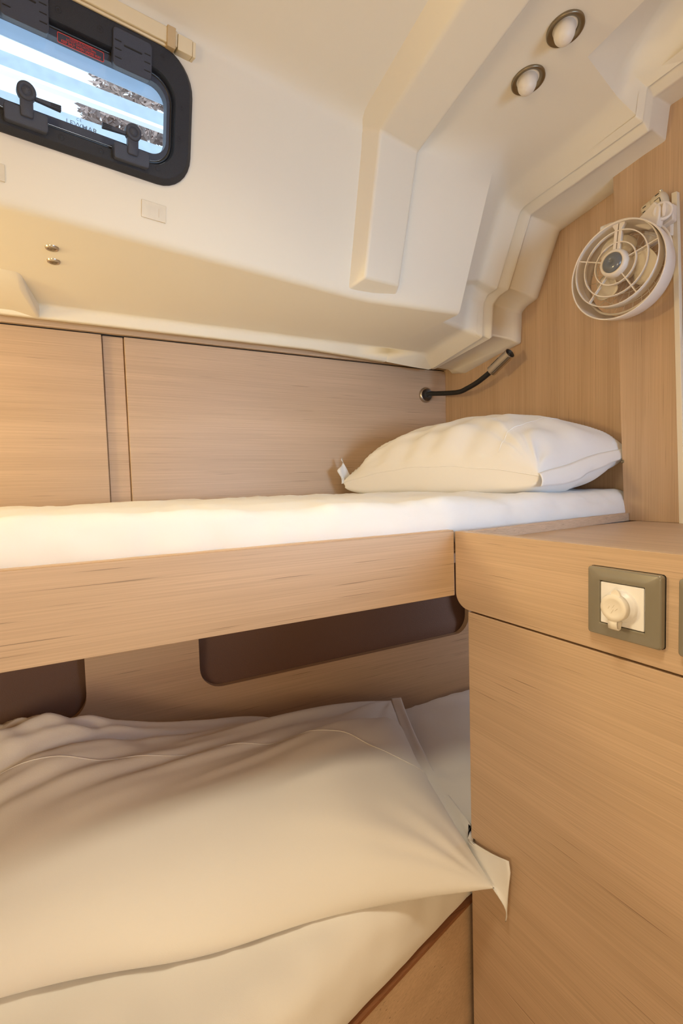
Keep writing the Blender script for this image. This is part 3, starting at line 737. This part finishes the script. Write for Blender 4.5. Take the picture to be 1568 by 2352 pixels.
# ------------------------------------------------------------------ recessed spot lamps
def spot(x, y, z, lab):
    n = Vector((0.0, -0.12, -1.0)).normalized()
    e_ = empty('ceiling_spotlight', (x, y, z), lab, 'ceiling light', 'ceiling spotlights by the bulkhead')
    c0 = Vector((x, y, z))
    obj('bezel', lathe(c0, n, [(0.0330, -0.003), (0.0332, 0.0025), (0.0312, 0.0038), (0.0240, 0.0005), (0.0205, -0.003), (0.0205, -0.005)], 40), M_BRONZE, e_, smooth=True)
    d = (n + Vector((-0.42, -0.10, 0))).normalized()
    c1 = c0 - n*0.004
    obj('frosted_bulb', lathe(c1, d, [(0.0190, 0), (0.0190, 0.012), (0.0186, 0.020), (0.0168, 0.028), (0.0130, 0.034), (0.0070, 0.038), (0.0001, 0.0392)], 32), M_BULB, e_, smooth=True)
spot(0.838, 0.632, 0.8330, 'bronze-rimmed ceiling spotlight with frosted bulb, the nearer and larger of two')
spot(0.856, 0.733, 0.8205, 'bronze-rimmed ceiling spotlight with frosted bulb, the lower and smaller of two')

# ------------------------------------------------------------------ gooseneck reading lamp
rl = empty('reading_lamp', (1.135, HY-0.004, 0.318), 'black gooseneck reading lamp with a steel head on the hull panelling', 'lamp')
yb = HY-0.0042
obj('wall_rosette', lathe((1.133, yb, 0.318), (0, -1, 0), [(0.0275, 0), (0.0280, 0.003), (0.0262, 0.010), (0.0225, 0.0115), (0.0220, 0.0105), (0.0001, 0.0105)], 36), M_STEEL, rl, smooth=True)
gp = smoothcurve([(1.133, yb-0.006, 0.318), (1.137, yb-0.022, 0.322), (1.150, 1.40, 0.3195), (1.160, 1.345, 0.316), (1.166, 1.285, 0.318), (1.168, 1.225, 0.325), (1.166, 1.175, 0.337), (1.164, 1.136, 0.349)])
gp = smoothcurve([(1.133, yb-0.004, 0.316), (1.140, yb-0.016, 0.3215), (1.152, 1.395, 0.317), (1.160, 1.300, 0.305), (1.160, 1.250, 0.310), (1.160, 1.205, 0.320), (1.160, 1.170, 0.332), (1.160, 1.137, 0.345)])
obj('gooseneck', tube(gp, 0.0082, 12), mat('black_flex', (0.012, 0.011, 0.011), 0.6, bump=0.4, bscale=600), rl, smooth=True)
hd0, hd1 = Vector((1.160, 1.143, 0.342)), Vector((1.160, 1.066, 0.380))
hn = (hd1-hd0).normalized(); hl = (hd1-hd0).length
hh = obj('lamp_head', lathe(hd0, hn, [(0.0001, 0), (0.0150, 0), (0.0168, 0.002), (0.0168, hl), (0.0150, hl), (0.0145, hl-0.012), (0.0001, hl-0.012)], 36), M_STEEL, rl, smooth=True, bevel=0.0004)
obj('lens', lathe(hd0+hn*(hl-0.011), hn, [(0.0140, 0), (0.0090, 0.003), (0.0001, 0.0035)], 24), M_RUB, hh, smooth=True)
_, ha, hb = frame_of(hn)
sd = Vector((-1, 0, 0)); up_ = hn.cross(sd).normalized()
bm = bmesh.new()
for ang in (-0.5, 0.9):
    q = sd*math.cos(ang) + up_*math.sin(ang); q2 = hn.cross(q)
    p = hd0 + q*0.0162
    for a, b in ((0.018, 0.052),) if ang < 0 else ((0.006, hl-0.004),):
        vsx = [bm.verts.new(p+hn*a+q2*0.0007+q*d) for d in (0, 0.0012)] + [bm.verts.new(p+hn*b+q2*0.0007+q*d) for d in (0.0012, 0)]
        vsy = [bm.verts.new(v.co - q2*0.0014) for v in vsx]
        bm.faces.new(vsx); bm.faces.new(vsy[::-1])
        for i in range(4): bm.faces.new((vsx[i], vsx[(i+1)%4], vsy[(i+1)%4], vsy[i]))
obj('slots', bm, M_RUB, hh)

# ------------------------------------------------------------------ sockets on the cabinet
def socket(yc, lab, full):
    s_ = empty('wall_socket', (0.600, yc, -0.162), lab, 'socket', 'grey framed sockets on the cabinet')
    def rx(y0, y1, z0, z1, r, x): return [(x, a, b) for a, b in rr(yc+y0, yc+y1, -0.162+z0, -0.162+z1, r, 6)]
    loops = [rx(-.0470, .0470, -.0445, .0445, .004, 0.600), rx(-.0470, .0470, -.0445, .0445, .004, 0.592), rx(-.0455, .0455, -.043, .043, .004, 0.5905),
             rx(-.038, .038, -.034, .034, .010, 0.5885), rx(-.0295, .0295, -.0285, .0285, .0015, 0.5885), rx(-.0285, .0285, -.0275, .0275, .001, 0.590), rx(-.0285, .0285, -.0275, .0275, .001, 0.598)]
    obj('frame', loft(loops), M_PLATE, s_, smooth=True, bevel=0.0006, angle=25)
    obj('shadow_gap', loft([rx(-.0474, .0474, -.0449, .0449, .004, 0.6), rx(-.0474, .0474, -.0449, .0449, .004, 0.598)]), M_DARK, s_)
    obj('insert', loft([rx(-.0277, .0277, -.0267, .0267, .0012, 0.599), rx(-.0277, .0277, -.0267, .0267, .0012, 0.5902), rx(-.0270, .0270, -.026, .026, .001, 0.5895)], True, False, True), M_WHT, s_)
    if full:
        c = Vector((0.5895, yc+0.000, -0.1625)); n = Vector((-1, 0, 0))
        obj('socket_collar', lathe(c, n, [(0.0205, -0.001), (0.0205, 0.003), (0.0195, 0.0048), (0.0175, 0.0055), (0.0165, 0.010), (0.0155, 0.010)], 40), M_WHT, s_, smooth=True)
        cp = obj('rubber_cap', lathe(c, n, [(0.0160, 0.009), (0.0168, 0.0095), (0.0168, 0.0165), (0.0160, 0.0178), (0.0112, 0.0182), (0.0098, 0.0176), (0.0001, 0.0180)], 40), M_IVORY, s_, smooth=True)
        obj('pull_tab', prism([(c.x-0.011, c.y+0.0065*math.cos(a)-0.001, c.z+0.0125+0.0105*math.sin(a)) for a in [PI*i/12 for i in range(13)]], (-0.0035, 0, 0)), M_IVORY, cp, bevel=0.0005)
        pts = [(c.x-0.0165, c.z-0.014), (c.x-0.0175, c.z-0.020), (c.x-0.0165, c.z-0.0262), (c.x-0.012, c.z-0.0285), (c.x-0.008, c.z-0.027), (c.x-0.0065, c.z-0.021), (c.x-0.005, c.z-0.0185)]
        bm = loft([[(x, c.y-0.0045, z) for x, z in pts], [(x, c.y+0.0065, z) for x, z in pts]], closed=False)
        o = obj('strap', bm, M_IVORY, cp, smooth=True); o.modifiers.new('t', 'SOLIDIFY').thickness = 0.0016
        bm = bmesh.new()
        for (y, z, y2, z2) in ((-.002, .005, .001, 0), (.001, 0, -.001, -.001), (-.001, -.001, .002, -.006), (-.006, .001, -.003, -.002), (.004, .003, .006, -.001)):
            a, b = Vector((c.x-0.0180, c.y+y, c.z+z)), Vector((c.x-0.0180, c.y+y2, c.z+z2)); tube([a, b], 0.0005, 6, bm)
        obj('embossed_mark', bm, M_IVORY, cp)
socket(0.3665, 'olive grey framed socket with white insert and closed ivory rubber cap', True)
socket(0.2545, 'second grey framed socket, cut off by the right edge of the picture', False)
tag(obj('screw', lathe((PX-0.0002, 0.745*PX/1.17, 0.758), (-1, 0, 0), [(0.0048, 0), (0.0042, 0.0012), (0.0018, 0.0014), (0.0015, 0.0002), (0.0001, 0.0002)], 20), M_BRONZE, smooth=True),
    'small dark screw high on the upright panel left of the fan', 'screw')
tag(obj('screw', lathe((PX-0.0002, 0.7365, 0.037), (-1, 0, 0), [(0.0045, 0), (0.004, 0.0012), (0.0018, 0.0014), (0.0015, 0.0002), (0.0001, 0.0002)], 20), M_BRONZE, smooth=True),
    'small dark screw on the panel edge beside the upper pillow', 'screw')
tag(obj('screw', lathe((PX-0.0002, 0.651, 0.638), (-1, 0, 0), [(0.0052, 0), (0.0048, 0.0014), (0.0028, 0.0017), (0.0020, 0.0004), (0.0001, 0.0004)], 20), M_CHROME, smooth=True),
    'bright chrome screw head just above the beige cable box', 'screw')

# ------------------------------------------------------------------ cable box over the fan
cbx = empty('cable_box', (1.17, 0.65, 0.607), 'yellowed beige clip-on cable box fixed above the white fan', 'cable box')
a, b = Vector((1.168, 0.679, 0.5985)), Vector((1.168, 0.628, 0.6130)); n = (b-a).normalized()
def pill(a, b, r, m_, nm, par):
    n = (b-a).normalized(); l = (b-a).length
    return obj(nm, lathe(a, n, [(0.0001, 0), (r*0.6, 0.0008), (r*0.9, 0.003), (r, 0.007), (r, l-0.007), (r*0.9, l-0.003), (r*0.6, l-0.0008), (0.0001, l)], 24), m_, par, smooth=True)
pill(a, a+n*0.029, 0.0150, M_BEIGE, 'shell', cbx); pill(a+n*0.022, b, 0.0165, M_BEIGE, 'shell', cbx)
bm = bmesh.new()
for t, dz, l in ((0.008, 0.003, 0.007), (0.008, -0.007, 0.006), (0.036, 0.008, 0.008), (0.034, -0.002, 0.011)):
    p = a+n*t+Vector((-0.0155 if t < 0.02 else -0.0160, 0, dz)); tube([p, p+n*l], 0.0009, 6, bm)
p = a+n*0.046+Vector((-0.0158, 0, -0.002)); tube([p, p+Vector((0.001, -0.001, -0.009))], 0.0009, 6, bm)
obj('latch_slots', bm, M_RUB, cbx)
obj('cable_tail', tube(smoothcurve([a+n*0.01+Vector((0, 0, -0.012)), (1.165, 0.678, 0.578), (1.168, 0.672, 0.566), (1.170, 0.662, 0.560)]), 0.0018, 8), M_BEIGE, cbx, smooth=True)

# ------------------------------------------------------------------ fan
fan = empty('wall_fan', (PX, 0.69, 0.47), 'off-white wall fan with ring grille and slate hub cap on the upright panel', 'fan')
FN = Vector((-0.992, -0.105, 0.0)).normalized(); FC = Vector((1.080, 0.690, 0.476))
_, fa, fb = frame_of(FN)
FR = 0.0905
def fp(r, ang, d): return FC + fa*(r*math.cos(ang)) + fb*(r*math.sin(ang)) + FN*d
# grille ring band
gr = obj('grille_ring', lathe(FC, FN, [(FR, -0.026), (FR+0.0012, 0.0), (FR+0.0004, 0.0016), (FR-0.0010, 0.0016), (FR-0.0016, 0.0), (FR-0.0024, -0.026)], 72), M_FAN, fan, smooth=True)
gg = bmesh.new()
for R_ in (0.0690, 0.0445):
    lathe(FC, FN, [(R_-0.0011, 0.001), (R_+0.0011, 0.001), (R_+0.0011, -0.006), (R_-0.0011, -0.006), (R_-0.0011, 0.001)], 64, gg)
angs = []
for k in range(5):
    an = -PI/2 + 2*PI*k/5 - 0.10
    angs.append(an)
    if k == 0: continue
    a = fp(0.026, an, 0.0); b = fp(FR-0.001, an, -0.001); t_ = (b-a).normalized(); sd_ = FN.cross(t_)*0.0011
    v1 = [gg.verts.new(q) for q in (a-sd_, a+sd_, b+sd_, b-sd_)]; v2 = [gg.verts.new(q-FN*0.008) for q in (a-sd_, a+sd_, b+sd_, b-sd_)]
    gg.faces.new(v1); gg.faces.new(v2[::-1])
    for i in range(4): gg.faces.new((v1[i], v1[(i+1)%4], v2[(i+1)%4], v2[i]))
obj('grille', gg, M_FAN, fan)
# the broad upper arm of the grille
an = -PI/2 - 0.10
for o_s in (-0.0045, 0.0045):
    a = fp(0.024, an, 0.0); b = fp(FR-0.002, an, 0.0); t_ = (b-a).normalized(); s0 = FN.cross(t_)
    q = [a+s0*(o_s-0.0035), a+s0*(o_s+0.0035), b-t_*0.016+s0*(o_s+0.0035), b-t_*0.008+s0*(o_s*1.9+0.0045), b+s0*(o_s*1.9+0.0045), b+s0*(o_s-0.0035)] if o_s > 0 else [a+s0*(o_s-0.0035), a+s0*(o_s+0.0035), b+s0*(o_s+0.0035), b+s0*(o_s*1.9-0.0045), b-t_*0.008+s0*(o_s*1.9-0.0045), b-t_*0.016+s0*(o_s-0.0035)]
    obj('grille_arm', prism(q, -FN*0.010), M_FAN, fan, bevel=0.0008)
# motor hub
hb_ = obj('motor_hub', lathe(FC, FN, [(0.0300, -0.042), (0.0300, -0.002), (0.0292, 0.006), (0.0265, 0.0120), (0.0220, 0.0130), (0.0215, 0.0110), (0.0001, 0.0110)], 48), M_FAN, fan, smooth=True)
obj('hub_cap', lathe(FC, FN, [(0.0213, 0.0105), (0.0210, 0.0125), (0.0180, 0.0155), (0.0120, 0.0175), (0.0045, 0.0182), (0.0040, 0.0172), (0.0001, 0.0172)], 40), M_CAP, hb_, smooth=True)
# blades
for k in range(3):
    a0 = 0.75 + 2*PI*k/3
    rows = []
    for i in range(9):
        r_ = 0.026 + (0.078-0.026)*i/8; row = []
        wd = (0.30+0.42*math.sin(PI*min(1, (i+1.2)/9.5)))
        for j in range(9):
            f = j/8 - 0.5
            edge = (1-(abs(f)*2)**4*0.0)
            rr_ = r_*(1 - 0.10*(2*f)**2*(i/8))
            row.append(fp(rr_, a0+f*wd*2.1, -0.033 + 0.026*f - 0.004*(i/8)))
        rows.append(row)
    o = obj('blade', strip(rows), M_BLADE, fan, smooth=True); o.modifiers.new('t', 'SOLIDIFY').thickness = 0.0014
# drum: set slightly lower than the grille, open towards the viewer
DC = Vector((1.093, 0.689, 0.4605)); DR = 0.1035; DN = (FN + Vector((0, 0, -0.06))).normalized()
dr = obj('drum', lathe(DC, DN, [(DR-0.003, 0.014), (DR-0.0012, 0.0152), (DR, 0.0140), (DR-0.001, -0.012), (DR-0.003, -0.030), (DR-0.007, -0.044), (DR-0.012, -0.050), (DR-0.014, -0.049), (DR-0.009, -0.042), (DR-0.005, -0.028), (DR-0.003, 0.014)], 80), M_FAN, fan, smooth=True)
# back guard wires and hoops
bgd = bmesh.new()
for k in range(26):
    an = 2*PI*k/26; dv = Vector((0, 0, -0.004))
    tube([fp(0.020, an+0.35, -0.062), fp(0.055, an+0.12, -0.066), fp(0.088, an, -0.058)+dv], 0.0007, 5, bgd)
for R_ in (0.05, 0.075): torus(FC-FN*0.065, FN, R_, 0.0008, 48, bgd)
obj('rear_guard', bgd, M_FAN, fan, smooth=True)
# pivots, knobs and bracket
kR = Vector((1.135, 0.620, 0.566)); kn = Vector((-0.72, -0.66, -0.10)).normalized()
piv = obj('pivot_housing', lathe(kR+kn*-0.030, kn, [(0.0001, 0), (0.014, 0.001), (0.0165, 0.006), (0.0175, 0.024), (0.0175, 0.030), (0.0001, 0.030)], 32), M_FAN, fan, smooth=True)
kb = obj('pivot_knob', lathe(kR+kn*0.0005, kn, [(0.0001, 0), (0.0185, 0), (0.0195, 0.002), (0.0195, 0.007), (0.0180, 0.0095), (0.0140, 0.0100), (0.0135, 0.0090), (0.0001, 0.0092)], 40), M_FAN, fan, smooth=True)
_, ka, kb2 = frame_of(kn)
kk = kR+kn*0.0095
obj('knob_grip', prism([kk+ka*x+kb2*y for x, y in ((-.0025, -.013), (.0025, -.013), (.0040, 0), (.0025, .013), (-.0025, .013), (-.0040, 0))], kn*0.0065), M_FAN, kb, bevel=0.001)
obj('bracket_arm', prism([(1.150, 0.668, 0.562), (1.150, 0.640, 0.587), (1.150, 0.606, 0.582), (1.150, 0.606, 0.548), (1.150, 0.640, 0.540)], (0.018, 0, 0)), M_FAN, fan, bevel=0.003)
obj('yoke', prism([(1.118, 0.676, 0.560), (1.118, 0.628, 0.590), (1.118, 0.614, 0.572), (1.118, 0.620, 0.535), (1.118, 0.640, 0.535)], (0.022, 0, 0)), M_FAN, fan, bevel=0.004)
obj('wall_bracket', boxm((1.166, 0.618, 0.525), (1.1868, 0.676, 0.586)), M_FAN, fan, bevel=0.003)
kL = Vector((1.140, 0.752, 0.585)); kn2 = Vector((-0.45, 0.85, -0.1)).normalized()
piv = obj('pivot_housing', lathe(kL-kn2*0.018, kn2, [(0.0001, 0), (0.0160, 0), (0.0168, 0.004), (0.0160, 0.014), (0.0165, 0.015), (0.0165, 0.018), (0.0001, 0.018)], 32), M_FAN, fan, smooth=True)
obj('pivot_knob', lathe(kL, kn2, [(0.0001, 0), (0.0155, 0), (0.0160, 0.002), (0.0155, 0.008), (0.0120, 0.0095), (0.0001, 0.0100)], 32), M_WHT, fan, smooth=True)
obj('gimbal_ring', torus(FC-FN*0.052+Vector((0, 0, -0.002)), Vector((-0.98, 0.0, 0.10)), 0.098, 0.0026, 72), M_FAN, fan, smooth=True)

# ------------------------------------------------------------------ outside: slats with dry leaves caught between them
random.seed(3)
def out(x, y, r): return Vector((x, y, r*y))        # r = height over distance
for i, (ra, rb) in enumerate(((0.752, 0.772), (0.691, 0.715), (0.628, 0.652), (0.575, 0.597))):
    y = 1.62
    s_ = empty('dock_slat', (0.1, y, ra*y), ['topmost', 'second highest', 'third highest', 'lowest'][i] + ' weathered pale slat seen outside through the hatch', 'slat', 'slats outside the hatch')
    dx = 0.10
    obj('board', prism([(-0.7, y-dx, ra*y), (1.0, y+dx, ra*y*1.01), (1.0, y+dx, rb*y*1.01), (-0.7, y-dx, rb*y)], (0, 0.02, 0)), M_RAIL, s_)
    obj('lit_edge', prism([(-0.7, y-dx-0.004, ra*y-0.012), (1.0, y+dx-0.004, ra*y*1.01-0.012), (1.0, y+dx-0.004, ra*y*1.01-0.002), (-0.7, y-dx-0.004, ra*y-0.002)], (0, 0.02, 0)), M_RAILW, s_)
bm = bmesh.new()
for k in range(2600):
    band = random.choice((0.735, 0.672, 0.672, 0.612, 0.560))
    x = random.uniform(0.10, 0.62) if band > 0.7 else random.uniform(0.06, 0.75)
    y = 1.70 + random.uniform(-0.03, 0.05) + 0.1*(x)
    p = Vector((x, y, y*(band + random.uniform(-0.018, 0.014))))
    R_ = Matrix.Rotation(random.uniform(0, 6.28), 3, 'Y') @ Matrix.Rotation(random.uniform(-0.9, 0.9), 3, 'X')
    l, wd = random.uniform(0.008, 0.022), random.uniform(0.003, 0.008)
    v = [bm.verts.new(p + R_@Vector(q)) for q in ((-l, 0, 0), (-l*0.3, 0.003, wd), (l*0.5, 0.002, wd*0.8), (l, 0, 0), (l*0.5, 0.002, -wd*0.8), (-l*0.3, 0.003, -wd))]
    bm.faces.new(v)
tag(obj('dry_leaves', bm, M_LEAF), 'brown dry leaves caught between the slats outside the hatch', 'leaves', kind='stuff')
